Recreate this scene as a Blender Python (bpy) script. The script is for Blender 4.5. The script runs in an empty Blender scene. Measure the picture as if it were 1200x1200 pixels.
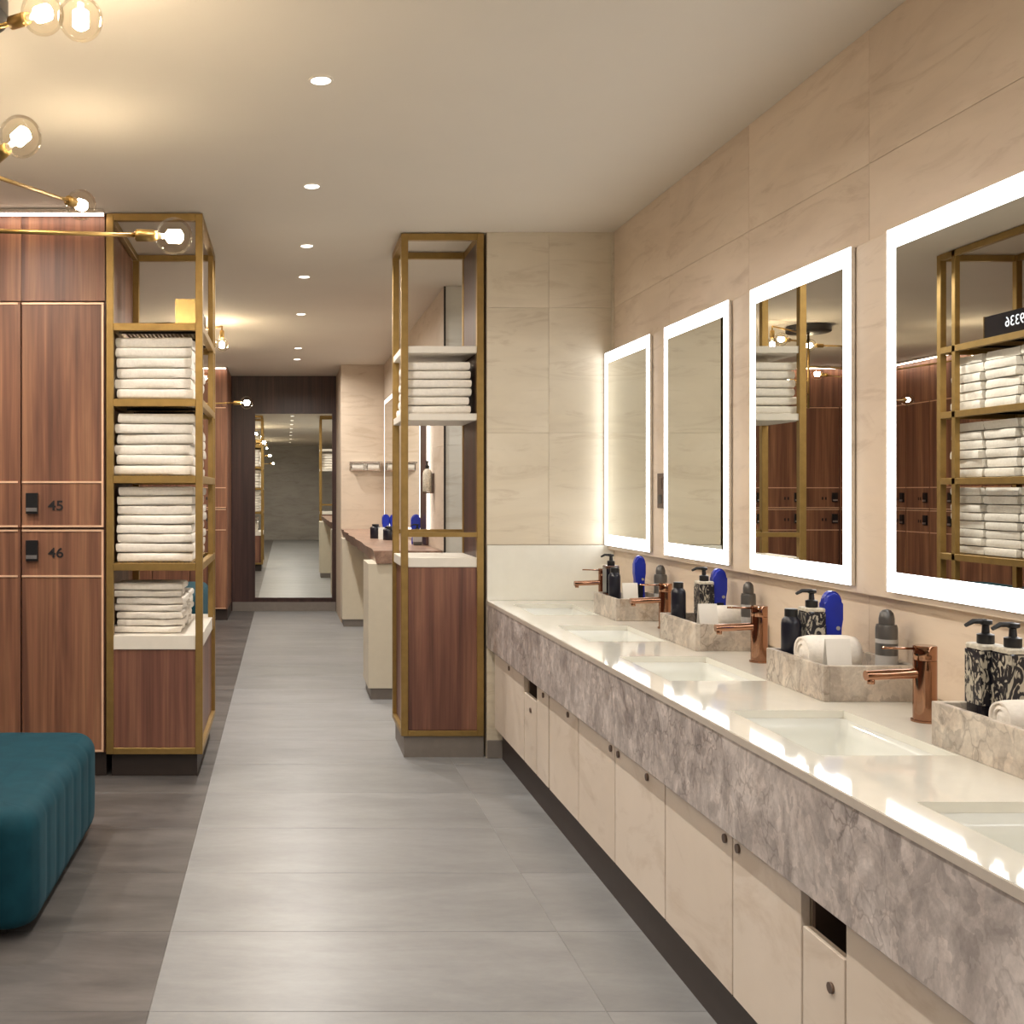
import bpy, bmesh, math, random
from mathutils import Vector, Matrix, noise
random.seed(7)
PI = math.pi
scene = bpy.context.scene
C = scene.collection

# ------------------------------------------------------------------ camera
# vanishing point of the aisle sits at pixel (335,577) of 1200x1200; focal length 1250 px
F, U0, V0, H = 1250.0, 335.0, 577.0, 1.38
cam_d = bpy.data.cameras.new('camera'); cam = bpy.data.objects.new('camera', cam_d); C.objects.link(cam)
cam.location = (0, 0, H); cam.rotation_euler = (PI/2, 0, 0)
cam_d.sensor_width = 36; cam_d.sensor_fit = 'HORIZONTAL'; cam_d.lens = F/1200*36
cam_d.shift_x = (600-U0)/1200; cam_d.shift_y = (V0-600)/1200
cam_d.clip_start = .02; cam_d.clip_end = 100
scene.camera = cam

# ------------------------------------------------------------------ world and exposure
w = bpy.data.worlds.new('world'); scene.world = w; w.use_nodes = True
w.node_tree.nodes['Background'].inputs[0].default_value = (.9, .8, .66, 1)
w.node_tree.nodes['Background'].inputs[1].default_value = .03
vs = scene.view_settings
vs.view_transform = 'Standard'; vs.look = 'None'; vs.gamma = 1; vs.use_curve_mapping = False
vs.exposure = 0.06

# light levels
E_MIRROR = 5.2      # LED band in the mirrors
E_STRIP = 13.0       # LED profile above the lockers
E_BULB = 175.0      # filament of a globe bulb
P_DOWN = 11.0       # watts of one downlight
WARM = (1.0, .94, .86)
BULBC = (1.0, .84, .62)

# ------------------------------------------------------------------ materials
MATS = {}
def nodes_of(name):
    m = bpy.data.materials.new(name); m.use_nodes = True
    nt = m.node_tree; b = nt.nodes['Principled BSDF']
    MATS[name] = m
    return m, nt, b
def N(nt, t, **kw):
    n = nt.nodes.new(t)
    for k, v in kw.items(): setattr(n, k, v)
    return n
def coords(nt, scale=(1,1,1), rnd=7.0, rot=(0,0,0)):
    tc = N(nt, 'ShaderNodeTexCoord'); oi = N(nt, 'ShaderNodeObjectInfo')
    mul = N(nt, 'ShaderNodeMath', operation='MULTIPLY'); mul.inputs[1].default_value = rnd
    nt.links.new(oi.outputs['Random'], mul.inputs[0])
    add = N(nt, 'ShaderNodeVectorMath', operation='ADD')
    nt.links.new(tc.outputs['Object'], add.inputs[0]); nt.links.new(mul.outputs[0], add.inputs[1])
    mp = N(nt, 'ShaderNodeMapping'); mp.inputs['Scale'].default_value = scale; mp.inputs['Rotation'].default_value = rot
    nt.links.new(add.outputs[0], mp.inputs[0])
    return mp.outputs[0]
def ramp(nt, fac, stops):
    r = N(nt, 'ShaderNodeValToRGB'); e = r.color_ramp.elements
    while len(e) < len(stops): e.new(.5)
    for i, (p, c) in enumerate(stops):
        e[i].position = p; e[i].color = (c[0], c[1], c[2], 1)
    nt.links.new(fac, r.inputs[0]); return r.outputs[0]
def mixc(nt, a, b, fac, mode='MIX'):
    m = N(nt, 'ShaderNodeMix', data_type='RGBA', blend_type=mode)
    for s, v in ((m.inputs[0], fac), (m.inputs[6], a), (m.inputs[7], b)):
        if hasattr(v, 'is_linked') or isinstance(v, bpy.types.NodeSocket): nt.links.new(v, s)
        elif isinstance(v, (int, float)): s.default_value = v
        else: s.default_value = (v[0], v[1], v[2], 1)
    return m.outputs[2]
def noise_t(nt, vec, scale, detail=4, rough=.55, dist=0):
    n = N(nt, 'ShaderNodeTexNoise'); n.inputs['Scale'].default_value = scale; n.inputs['Detail'].default_value = detail
    n.inputs['Roughness'].default_value = rough; n.inputs['Distortion'].default_value = dist
    nt.links.new(vec, n.inputs['Vector']); return n.outputs[0]
def bump(nt, b, h, strength=.1, dist=.01):
    n = N(nt, 'ShaderNodeBump'); n.inputs['Strength'].default_value = strength; n.inputs['Distance'].default_value = dist
    nt.links.new(h, n.inputs['Height']); nt.links.new(n.outputs[0], b.inputs['Normal'])
def plain(name, col, rough=.5, metal=0, var=.06, vs_=20, bmp=0, spec=None, coat=0):
    m, nt, b = nodes_of(name)
    v = coords(nt); f = noise_t(nt, v, vs_, 3)
    c = ramp(nt, f, [(.3, [x*(1-var) for x in col]), (.7, [min(1, x*(1+var)) for x in col])])
    nt.links.new(c, b.inputs['Base Color'])
    b.inputs['Roughness'].default_value = rough; b.inputs['Metallic'].default_value = metal
    if spec is not None: b.inputs['Specular IOR Level'].default_value = spec
    if coat: b.inputs['Coat Weight'].default_value = coat; b.inputs['Coat Roughness'].default_value = .05
    if bmp: bump(nt, b, f, bmp, .004)
    return m
def wood(name, dark, mid, light, rough=.42):
    m, nt, b = nodes_of(name)
    v = coords(nt, (1, 1, .045), 9.0)
    band = noise_t(nt, v, 13, 4, .55, .7)
    v2 = coords(nt, (1, 1, .02), 9.0)
    fine = noise_t(nt, v2, 70, 3, .6)
    c1 = ramp(nt, band, [(.30, dark), (.5, mid), (.70, light)])
    c2 = ramp(nt, fine, [(.3, (.64, .62, .62)), (.7, (1.18, 1.14, 1.1))])
    c = mixc(nt, c1, c2, .8, 'MULTIPLY')
    nt.links.new(c, b.inputs['Base Color']); b.inputs['Roughness'].default_value = rough
    bump(nt, b, fine, .06, .003)
    return m
def stone_tile(name, lo, mid, hi, rough=.4, streak=(0, .12, 0), sc=(1, 1, 3.2)):
    m, nt, b = nodes_of(name)
    v = coords(nt, sc, 11.0, streak)
    big = noise_t(nt, v, 1.1, 5, .6, .8)
    v2 = coords(nt, (sc[0], sc[1], sc[2]*1.6), 5.0, (streak[0], streak[1]*2, streak[2]))
    st = noise_t(nt, v2, 2.2, 6, .65, 1.4)
    c = ramp(nt, big, [(.3, lo), (.5, mid), (.72, hi)])
    c2 = ramp(nt, st, [(.34, (.84, .80, .76)), (.46, (1, 1, 1)), (.8, (1.05, 1.04, 1.02))])
    c = mixc(nt, c, c2, .75, 'MULTIPLY')
    nt.links.new(c, b.inputs['Base Color']); b.inputs['Roughness'].default_value = rough
    bump(nt, b, st, .03, .003)
    return m
def floor_tile(name, lo, hi, rough):
    m, nt, b = nodes_of(name)
    v = coords(nt, (.8, 2.6, 1), 13.0)
    big = noise_t(nt, v, 2.0, 6, .62, .5)
    v2 = coords(nt, (2.2, 4.5, 1), 3.0)
    fine = noise_t(nt, v2, 7.0, 6, .72)
    c = ramp(nt, big, [(.28, lo), (.72, hi)])
    c2 = ramp(nt, fine, [(.3, (.92, .92, .92)), (.7, (1.06, 1.06, 1.06))])
    c = mixc(nt, c, c2, .8, 'MULTIPLY')
    oi = N(nt, 'ShaderNodeObjectInfo')
    c3 = ramp(nt, oi.outputs['Random'], [(0, (.93, .93, .92)), (1, (1.05, 1.04, 1.05))])
    c = mixc(nt, c, c3, .8, 'MULTIPLY')
    nt.links.new(c, b.inputs['Base Color']); b.inputs['Roughness'].default_value = rough
    bump(nt, b, fine, .03, .002)
    return m
def marble(name, dark, mid, light, scale=1.0):
    m, nt, b = nodes_of(name)
    v = coords(nt, (1, 1, .8), 5.0)
    cloud = noise_t(nt, v, 4.5*scale, 8, .66, 1.6)
    base = ramp(nt, cloud, [(.30, [x*.72 for x in mid]), (.46, mid), (.62, light)])
    warp = N(nt, 'ShaderNodeTexNoise'); warp.inputs['Scale'].default_value = 9*scale; warp.inputs['Detail'].default_value = 4
    nt.links.new(v, warp.inputs['Vector'])
    sub = N(nt, 'ShaderNodeVectorMath', operation='MULTIPLY_ADD')
    nt.links.new(warp.outputs['Color'], sub.inputs[0]); sub.inputs[1].default_value = (.16, .16, .16); nt.links.new(v, sub.inputs[2])
    vc = N(nt, 'ShaderNodeTexVoronoi'); vc.inputs['Scale'].default_value = 22*scale; nt.links.new(sub.outputs[0], vc.inputs['Vector'])
    sep = N(nt, 'ShaderNodeSeparateColor'); nt.links.new(vc.outputs['Color'], sep.inputs[0])
    clast = ramp(nt, sep.outputs[0], [(0, (.74, .73, .73)), (.6, (1, 1, 1)), (1, (1.22, 1.2, 1.18))])
    c = mixc(nt, base, clast, .7, 'MULTIPLY')
    big = noise_t(nt, v, 2.0*scale, 7, .68, 1.0)
    patch = ramp(nt, big, [(.30, [x/.42 for x in dark]), (.42, (1, 1, 1)), (1, (1.05, 1.04, 1.03))])
    c = mixc(nt, c, patch, .85, 'MULTIPLY')
    vo = N(nt, 'ShaderNodeTexVoronoi', feature='DISTANCE_TO_EDGE'); vo.inputs['Scale'].default_value = 13*scale; nt.links.new(sub.outputs[0], vo.inputs['Vector'])
    vein = ramp(nt, vo.outputs[0], [(0, (.50, .47, .46)), (.07, (1, 1, 1))])
    mask = ramp(nt, noise_t(nt, v, 3.1*scale, 4, .6), [(.42, (0, 0, 0)), (.62, (1, 1, 1))])
    c = mixc(nt, c, mixc(nt, (1, 1, 1), vein, mask), .9, 'MULTIPLY')
    fine = noise_t(nt, v, 60*scale, 3, .7)
    c = mixc(nt, c, ramp(nt, fine, [(.3, (.84, .84, .84)), (.7, (1.12, 1.11, 1.10))]), .7, 'MULTIPLY')
    nt.links.new(c, b.inputs['Base Color']); b.inputs['Roughness'].default_value = .32
    return m
def emit(name, col, strength):
    m, nt, b = nodes_of(name)
    b.inputs['Base Color'].default_value = (*col, 1)
    b.inputs['Emission Color'].default_value = (*col, 1); b.inputs['Emission Strength'].default_value = strength
    return m

wood('walnut', (.125, .054, .036), (.235, .106, .063), (.36, .18, .100))
wood('walnut_panel', (.10, .042, .032), (.185, .080, .056), (.30, .145, .090))
wood('walnut_left_wall', (.12, .05, .038), (.20, .088, .06), (.30, .14, .088))  # walnut tone of the left wall, a little darker than the lockers
wood('dark_veneer', (.036, .018, .017), (.060, .029, .026), (.092, .044, .038), .4)
wood('pale_wood', (.50, .40, .30), (.58, .47, .36), (.66, .55, .43), .45)
stone_tile('limestone', (.60, .52, .40), (.67, .59, .46), (.73, .65, .52))
stone_tile('rose_stone', (.65, .525, .405), (.73, .60, .47), (.79, .66, .525))
stone_tile('beige_stone', (.50, .41, .32), (.56, .465, .37), (.61, .51, .41))
stone_tile('grey_stone', (.36, .345, .325), (.42, .405, .38), (.48, .46, .44), .5)
stone_tile('cloud_panel', (.56, .56, .53), (.62, .62, .58), (.68, .67, .63), .35)
stone_tile('cabinet_stone', (.66, .565, .47), (.73, .635, .54), (.78, .69, .60), .45, (0, .5, .5), (1, 1, 1))
floor_tile('light_tile', (.235, .239, .244), (.325, .331, .338), .36)
floor_tile('dark_tile', (.050, .046, .045), (.165, .153, .146), .38)
marble('breccia', (.13, .11, .112), (.44, .39, .37), (.62, .565, .54), 1.3)
marble('breccia_tray', (.28, .24, .20), (.50, .43, .36), (.62, .56, .48), 1.3)
marble('brown_marble', (.20, .12, .09), (.30, .19, .14), (.42, .28, .21), 1.2)
plain('grout', (.31, .305, .30), .9)
plain('wall_grout', (.58, .48, .37), .9)
plain('ceiling_paint', (.73, .665, .57), .85, var=.015, vs_=2)
plain('quartz', (.80, .78, .70), .06, var=.02, coat=.3)
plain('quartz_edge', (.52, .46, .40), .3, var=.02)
plain('ceramic', (.78, .79, .74), .08, var=.01)
plain('brass', (.50, .33, .12), .36, 1, .12)
plain('brass_paint', (.35, .225, .075), .42, .7, .1)
plain('trim_gold', (.86, .56, .38), .4, .3, .05)
plain('bright_brass', (.48, .34, .15), .25, 1)
plain('copper', (.40, .215, .135), .08, 1, .04)
plain('chrome', (.75, .74, .72), .12, 1, .03)
plain('black_metal', (.012, .011, .011), .4)
plain('black_plastic', (.012, .012, .014), .3)
plain('ink_glass', (.010, .010, .016), .12, coat=.5)
plain('navy_plastic', (.008, .009, .018), .3)
plain('blue_plastic', (.010, .030, .42), .28)
plain('grey_can', (.13, .125, .12), .32, .5)
plain('can_label', (.42, .41, .40), .4)
plain('white_card', (.82, .79, .73), .6, var=.02)
plain('white_shelf', (.76, .71, .63), .45, var=.03)
plain('towel_white', (.86, .81, .735), .95, var=.05, vs_=60, bmp=.5)
plain('plinth_dark', (.040, .028, .024), .5)
plain('plinth_grey', (.20, .175, .155), .5)
plain('bronze_plate', (.16, .11, .085), .4, .6)
plain('cream_panel', (.66, .60, .48), .5, var=.02)
plain('steel_lock', (.50, .50, .52), .3, .9)
plain('number_black', (.012, .010, .012), .5)
plain('clock_face', (.010, .010, .014), .15)
plain('cap_black', (.010, .010, .011), .4)
plain('label_cream', (.60, .55, .45), .5, var=.25, vs_=90)
plain('amber_brown', (.09, .035, .018), .25)
emit('mirror_led', (.98, .99, 1.0), E_MIRROR)
emit('strip_led', (1.0, .80, .66), E_STRIP)
emit('bulb_filament', BULBC, E_BULB)
emit('downlight_lens', (1.0, .93, .84), 5.0)
emit('clock_digit', (.72, .76, .85), .55)
emit('thin_led', (1.0, .92, .82), 2.2)

m, nt, b = nodes_of('teal_velvet')
v = coords(nt); f = noise_t(nt, v, 14, 4)
nt.links.new(ramp(nt, f, [(.3, (.004, .040, .060)), (.7, (.006, .054, .078))]), b.inputs['Base Color'])
b.inputs['Roughness'].default_value = .7; b.inputs['Sheen Weight'].default_value = .07; b.inputs['Specular IOR Level'].default_value = .15
b.inputs['Sheen Roughness'].default_value = .4; b.inputs['Sheen Tint'].default_value = (.50, .80, .95, 1)

m, nt, b = nodes_of('mirror_glass')
v = coords(nt); f = noise_t(nt, v, 1.5, 1)
nt.links.new(ramp(nt, f, [(0, (.82, .84, .80)), (1, (.84, .855, .82))]), b.inputs['Base Color'])
b.inputs['Metallic'].default_value = 1; b.inputs['Roughness'].default_value = .0

m = bpy.data.materials.new('clear_glass'); m.use_nodes = True; MATS['clear_glass'] = m
nt = m.node_tree; nt.nodes.remove(nt.nodes['Principled BSDF'])
tr = N(nt, 'ShaderNodeBsdfTransparent'); tr.inputs[0].default_value = (.97, .94, .88, 1)
gl = N(nt, 'ShaderNodeBsdfGlossy'); gl.inputs['Roughness'].default_value = .02
lw = N(nt, 'ShaderNodeFresnel'); lw.inputs[0].default_value = 1.16
mx = N(nt, 'ShaderNodeMixShader'); lm = N(nt, 'ShaderNodeMath', operation='MULTIPLY'); lm.inputs[1].default_value = .45; nt.links.new(lw.outputs[0], lm.inputs[0]); nt.links.new(lm.outputs[0], mx.inputs[0])
nt.links.new(tr.outputs[0], mx.inputs[1]); nt.links.new(gl.outputs[0], mx.inputs[2])
nt.links.new(mx.outputs[0], nt.nodes['Material Output'].inputs[0])

# patterned label of the pump bottles (pale leaves on black)
m, nt, b = nodes_of('leaf_label')
v = coords(nt, (1, 1, 1), 3.0); vo = N(nt, 'ShaderNodeTexVoronoi', feature='DISTANCE_TO_EDGE'); vo.inputs['Scale'].default_value = 42
mpn = N(nt, 'ShaderNodeMapping'); mpn.inputs['Scale'].default_value = (1, 1, .55); nt.links.new(v, mpn.inputs[0])
nt.links.new(mpn.outputs[0], vo.inputs['Vector'])
nt.links.new(ramp(nt, noise_t(nt, mpn.outputs[0], 48, 2, .5, 2.2), [(.52, (.012, .012, .018)), (.58, (.50, .46, .37))]), b.inputs['Base Color'])
b.inputs['Roughness'].default_value = .3

# ------------------------------------------------------------------ helpers
def box(bm, x0, x1, y0, y1, z0, z1, mat=0):
    vs_ = [bm.verts.new(p) for p in ((x0,y0,z0),(x1,y0,z0),(x1,y1,z0),(x0,y1,z0),(x0,y0,z1),(x1,y0,z1),(x1,y1,z1),(x0,y1,z1))]
    for q in ((0,3,2,1),(4,5,6,7),(0,1,5,4),(1,2,6,5),(2,3,7,6),(3,0,4,7)):
        f_ = bm.faces.new([vs_[i] for i in q]); f_.material_index = mat
def BX(x0, x1, y0, y1, z0, z1, bev=0, seg=2):
    bm = bmesh.new(); box(bm, x0, x1, y0, y1, z0, z1)
    if bev: bmesh.ops.bevel(bm, geom=bm.edges[:], offset=bev, segments=seg, affect='EDGES', profile=.5)
    return bm
def tube(bm, pts, r, n=10, mat=0, cap=True):
    pts = [Vector(p) for p in pts]; rs = r if isinstance(r, (list, tuple)) else [r]*len(pts)
    rings = []
    up = Vector((0, 0, 1))
    d0 = (pts[1]-pts[0]).normalized()
    if abs(d0.dot(up)) > .9: up = Vector((1, 0, 0))
    for i, p in enumerate(pts):
        d = (pts[min(i+1, len(pts)-1)] - pts[max(i-1, 0)]).normalized()
        a = d.cross(up).normalized(); bb = a.cross(d)
        rings.append([bm.verts.new(p + (a*math.cos(t)+bb*math.sin(t))*rs[i]) for t in [2*PI*k/n for k in range(n)]])
    for i in range(len(rings)-1):
        for k in range(n):
            f_ = bm.faces.new((rings[i][k], rings[i][(k+1) % n], rings[i+1][(k+1) % n], rings[i+1][k])); f_.material_index = mat; f_.smooth = True
    if cap:
        bm.faces.new(rings[0][::-1]).material_index = mat; bm.faces.new(rings[-1]).material_index = mat
def lathe(bm, prof, cx=0, cy=0, cz=0, n=20, mat=0, sx=1, sy=1):
    rings = []
    for r, z in prof:
        if r < 1e-5: rings.append([bm.verts.new((cx, cy, cz+z))])
        else: rings.append([bm.verts.new((cx+sx*r*math.cos(2*PI*k/n), cy+sy*r*math.sin(2*PI*k/n), cz+z)) for k in range(n)])
    for a, b_ in zip(rings, rings[1:]):
        for k in range(n):
            k2 = (k+1) % n
            if len(a) == 1 and len(b_) == 1: continue
            if len(a) == 1: q = (a[0], b_[k2], b_[k])
            elif len(b_) == 1: q = (a[k], a[k2], b_[0])
            else: q = (a[k], a[k2], b_[k2], b_[k])
            f_ = bm.faces.new(q); f_.material_index = mat; f_.smooth = True
    if len(rings[0]) > 1: bm.faces.new(rings[0][::-1]).material_index = mat
    if len(rings[-1]) > 1: bm.faces.new(rings[-1]).material_index = mat
def mesh_of(name, bm, mats):
    bmesh.ops.recalc_face_normals(bm, faces=bm.faces[:])
    me = bpy.data.meshes.new(name); bm.to_mesh(me); bm.free()
    for mm in ([mats] if isinstance(mats, str) else mats): me.materials.append(MATS[mm])
    return me
def smooth(me, ang=40):
    me.shade_smooth() if hasattr(me, 'shade_smooth') else None
    me.set_sharp_from_angle(angle=math.radians(ang))
def obj(name, bm, mats, parent=None, loc=None, sm=False, me=None):
    """bm is in world coordinates unless parent/loc give the frame: vertices are shifted to the frame's origin."""
    if me is None:
        if loc is not None: bmesh.ops.translate(bm, verts=bm.verts[:], vec=-Vector(loc))
        elif parent is not None: bmesh.ops.translate(bm, verts=bm.verts[:], vec=-base_of(parent))
        me = mesh_of(name, bm, mats)
        if sm: smooth(me)
    o = bpy.data.objects.new(name, me); C.objects.link(o)
    if parent is not None: o.parent = parent
    elif loc is not None: o.location = loc
    return o
def base_of(o):
    v = Vector((0, 0, 0))
    while o is not None: v = v + Vector(o.location); o = o.parent
    return v
def thing(name, label, cat, loc=(0,0,0), rz=0, group=None):
    o = bpy.data.objects.new(name, None); C.objects.link(o); o.empty_display_size = .1
    o.location = loc; o.rotation_euler = (0, 0, rz)
    return tag(o, label, cat, group)
def tag(o, label, cat, group=None):
    o['label'] = label; o['category'] = cat
    if group: o['group'] = group
    return o
def struct(name, bm, mats, label=None, loc=None, sm=False):
    o = obj(name, bm, mats, None, loc, sm); o['kind'] = 'structure'
    if label: o['label'] = label
    return o
def dup(root, loc, rz, label=None, group=None):
    r = root.copy(); C.objects.link(r); r.location = loc; r.rotation_euler = (0, 0, rz)
    if label: r['label'] = label
    if group: r['group'] = group
    for ch in list(root.children):
        c = ch.copy(); C.objects.link(c); c.parent = r
        for g in ch.children:
            d = g.copy(); C.objects.link(d); d.parent = c
    return r
ORD = ['first', 'second', 'third', 'fourth', 'fifth', 'sixth', 'seventh', 'eighth', 'ninth', 'tenth', 'eleventh', 'twelfth', 'thirteenth', 'fourteenth', 'fifteenth']

# ------------------------------------------------------------------ the room
CEIL = 2.733
XW = 1.704          # right wall of the vanity bay
YE = 5.546          # short end wall of the vanity bay
YB, YF = -6.2, 12.4
XL = -4.15
# floor: slab with single tiles laid on it
fl = struct('floor', BX(XL, 3.2, YB, YF+.2, -.12, -.0025), 'grout', 'floor of large stone tiles, a pale strip running along the aisle')
TP = .516
cols = [(-.362, .852, 'light_tile'), (.852, 2.066, 'light_tile')] + [(-.362-1.214*(k+1), -.362-1.214*k, 'dark_tile') for k in range(3)]
for x0, x1, mt in cols:
    wd = x1-x0-.003
    me = mesh_of('floor_tile', BX(-wd/2, wd/2, -TP/2+.001, TP/2-.001, -.012, 0, .0012, 1), mt)
    y = 3.868 - TP*19
    while y < YF:
        if y+TP/2 > YB:
            o = obj('floor_tile', None, None, fl, me=me); o.location = ((x0+x1)/2, y+TP/2, 0)
        y += TP
# ceiling
struct('ceiling', BX(XL, 3.2, YB, YF+.2, CEIL, CEIL+.12), 'ceiling_paint', 'smooth beige painted ceiling')
# tiled walls: grout body with proud tiles
def tiles_x(parent, x, ys, zs, mat, sgn=-1):
    """tiles on a wall of constant x, face pointing to sgn"""
    for i in range(len(ys)-1):
        for j in range(len(zs)-1):
            dy, dz = ys[i+1]-ys[i]-.001, zs[j+1]-zs[j]-.001
            o = obj('wall_tile', None, None, parent, me=tile_mesh('x', dy, dz, mat)); o.location = (x+sgn*.004, (ys[i]+ys[i+1])/2, (zs[j]+zs[j+1])/2)
def tiles_y(parent, y, xs, zs, mat, sgn=-1):
    for i in range(len(xs)-1):
        for j in range(len(zs)-1):
            dx, dz = xs[i+1]-xs[i]-.001, zs[j+1]-zs[j]-.001
            o = obj('wall_tile', None, None, parent, me=tile_mesh('y', dx, dz, mat)); o.location = ((xs[i]+xs[i+1])/2, y+sgn*.004, (zs[j]+zs[j+1])/2)
TM = {}
def tile_mesh(ax, a, b_, mat):
    k = (ax, round(a, 3), round(b_, 3), mat)
    if k not in TM:
        bm = BX(-.005, .005, -a/2, a/2, -b_/2, b_/2, .0006, 1) if ax == 'x' else BX(-a/2, a/2, -.005, .005, -b_/2, b_/2, .0006, 1)
        TM[k] = mesh_of('wall_tile', bm, mat)
    return TM[k]
wr = struct('wall_right', BX(XW+.008, XW+.15, YB, YE+.0, 0, CEIL), 'wall_grout', 'right wall of rosy beige stone tiles above the vanity')
tiles_x(wr, XW+.009, [YE-.81*k for k in range(9)][::-1], [.84, 1.109, 1.69, 2.34, CEIL], 'rose_stone')
we = struct('wall_end', BX(1.045, XW+.15, YE+.008, 6.0, 0, CEIL), 'wall_grout', 'pale limestone tiled end wall beside the far mirror')
tiles_y(we, YE+.009, [1.045, 1.367, XW], [1.109, 1.69, 2.34, CEIL], 'limestone')
tiles_y(we, YE+.009, [1.045, XW], [.0, .82], 'limestone')
struct('trim_1', BX(1.045, XW, YE-.012, YE+.004, .82, 1.106, .002), 'quartz', 'white upstand panel on the end wall above the counter')
struct('trim_2', BX(XW-.012, XW, YE-.016, YE-.004, 2.09, CEIL-.003), 'limestone', 'slim corner bead beside the end wall')
struct('baseboard_end', BX(1.045, 1.13, YE-.014, YE+.004, 0, .092, .002), 'plinth_grey', 'grey stone baseboard under the end wall')
# stone panel that carries the lit mirrors
XP = 1.670
pn = struct('wall_mirror_panel', BX(XP, XW, .9, YE-.005, 1.086, 2.102, .003), 'rose_stone', 'rosy stone panel projecting behind the lit mirrors')
# far bay on the right: thick wall beyond the passage
XR2, Y2, YE2 = 1.04, 7.0, 11.3
w2 = struct('wall_corridor', BX(XR2+.008, 3.0, Y2+.008, YE2, 0, CEIL), 'wall_grout', 'beige stone corridor wall beyond the passage')
tiles_x(w2, XR2+.009, [Y2+.01, 8.1, 9.2, 10.25, YE2], [.99, 1.69, 2.34, CEIL], 'beige_stone')
tiles_y(w2, Y2+.009, [XR2+.008, 1.9, 2.8], [0, .99, 1.69, 2.34, CEIL], 'cloud_panel')
struct('trim_3', BX(XR2-.004, XR2+.008, Y2-.008, Y2+.004, 0, CEIL-.002), 'black_metal', 'thin black corner profile on the corridor wall')
w3 = struct('wall_nook', BX(.585, 3.0, YE2+.008, YF+.1, 0, CEIL), 'wall_grout', 'beige stone wall closing the corridor counter')
tiles_y(w3, YE2+.009, [.585, 1.04], [0, .62, 1.2, 1.69, 2.2, CEIL], 'beige_stone')
struct('wall_far', BX(XL, .584, YF, YF+.15, 0, CEIL), 'dark_veneer', 'dark wood panelled wall at the far end of the aisle')
struct('baseboard_far', BX(-.62, .58, YF-.02, YF-.001, 0, .105, .002), 'plinth_grey', 'grey baseboard below the far mirror')
struct('wall_back', BX(XL, 3.2, YB-.15, YB, 0, CEIL), 'grey_stone', 'grey stone wall seen in the far mirror')
struct('wall_left', BX(XL-.15, XL, YB, YF+.1, 0, CEIL), 'walnut_left_wall', 'left wall behind the lockers')
struct('wall_passage', BX(3.0, 3.15, 5.0, 8.0, 0, CEIL), 'cloud_panel', 'pale wall closing the side passage')

# ------------------------------------------------------------------ far mirror
t = thing('tall_mirror', 'tall mirror set in the dark wood wall at the end of the aisle', 'mirror', (.09, YF-.012, .158))
obj('glass', BX(-.357, .537, YF-.011, YF-.003, .158, 2.292), 'mirror_glass', t)
bm = bmesh.new()
for a in ((-.372, -.357, .143, 2.307), (.537, .552, .143, 2.307)): box(bm, a[0], a[1], YF-.014, YF-.002, a[2], a[3])
box(bm, -.357, .537, YF-.014, YF-.002, .143, .158); box(bm, -.357, .537, YF-.014, YF-.002, 2.292, 2.307)
obj('frame', bm, 'dark_veneer', t)

# ------------------------------------------------------------------ lit mirrors of the vanity
MZ0, MZ1, LB = 1.108, 2.099, .042
def lit_mirror(y0, y1, label, x=XP-.003, z0=MZ0, z1=MZ1, lb=LB, led='mirror_led'):
    t = thing('lit_mirror', label, 'mirror', (x, (y0+y1)/2, z0), 0, 'lit mirrors')
    obj('backing', BX(x-.012, x-.001, y0, y1, z0, z1), 'chrome', t)
    obj('glass', BX(x-.0135, x-.012, y0+lb, y1-lb, z0+lb*1.3, z1-lb*1.3), 'mirror_glass', t)
    bm = bmesh.new()
    xa, xb = x-.014, x-.012
    h = lb*1.3
    box(bm, xa, xb, y0, y0+lb, z0, z1); box(bm, xa, xb, y1-lb, y1, z0, z1)
    box(bm, xa, xb, y0+lb, y1-lb, z0, z0+h); box(bm, xa, xb, y0+lb, y1-lb, z1-h, z1)
    obj('light_band', bm, led, t)
    return t
MP, MW = .864, .675
my = [5.526-MP*k for k in range(5)]
ml = ['lit mirror next to the end wall, farthest along the vanity', 'second lit mirror from the end wall, reflecting pale stone',
      'third lit mirror from the end wall, reflecting a gold post and lockers', 'largest lit mirror at the right edge, reflecting the towel shelves',
      'lit mirror of the vanity just past the right edge']
for k in range(5): lit_mirror(my[k]-MW, my[k], ml[k])
# corridor mirrors
lit_mirror(9.75, 11.1, 'narrow-looking lit mirror on the corridor wall beside the chrome holder', XR2-.002, 1.05, 2.33, .03, 'thin_led')
lit_mirror(8.15, 9.25, 'lit corridor mirror seen through the right shelf tower', XR2-.002, 1.05, 2.33, .03, 'thin_led')
t = thing('wall_pilaster', 'dark veneered pilaster with a slim light line on the corridor wall', 'wall panel', (XR2-.01, 7.9, .995))
obj('panel', BX(XR2-.02, XR2-.002, 7.76, 8.1, .997, 2.33), 'dark_veneer', t)
obj('light_line', BX(XR2-.024, XR2-.002, 7.69, 7.70, 1.10, 2.0), 'thin_led', t)
# small wall plate between mirrors
t = thing('wall_plate', 'small dark bronze socket plate between the first two lit mirrors', 'wall plate', (XP-.003, 4.74, 1.31))
obj('plate', BX(XP-.009, XP-.002, 4.695, 4.772, 1.31, 1.465, .002), 'bronze_plate', t)
obj('socket', BX(XP-.011, XP-.0085, 4.715, 4.752, 1.33, 1.37, .001), 'black_plastic', t)
obj('switch', BX(XP-.011, XP-.0085, 4.712, 4.755, 1.395, 1.445, .001), 'bronze_plate', t)

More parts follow.
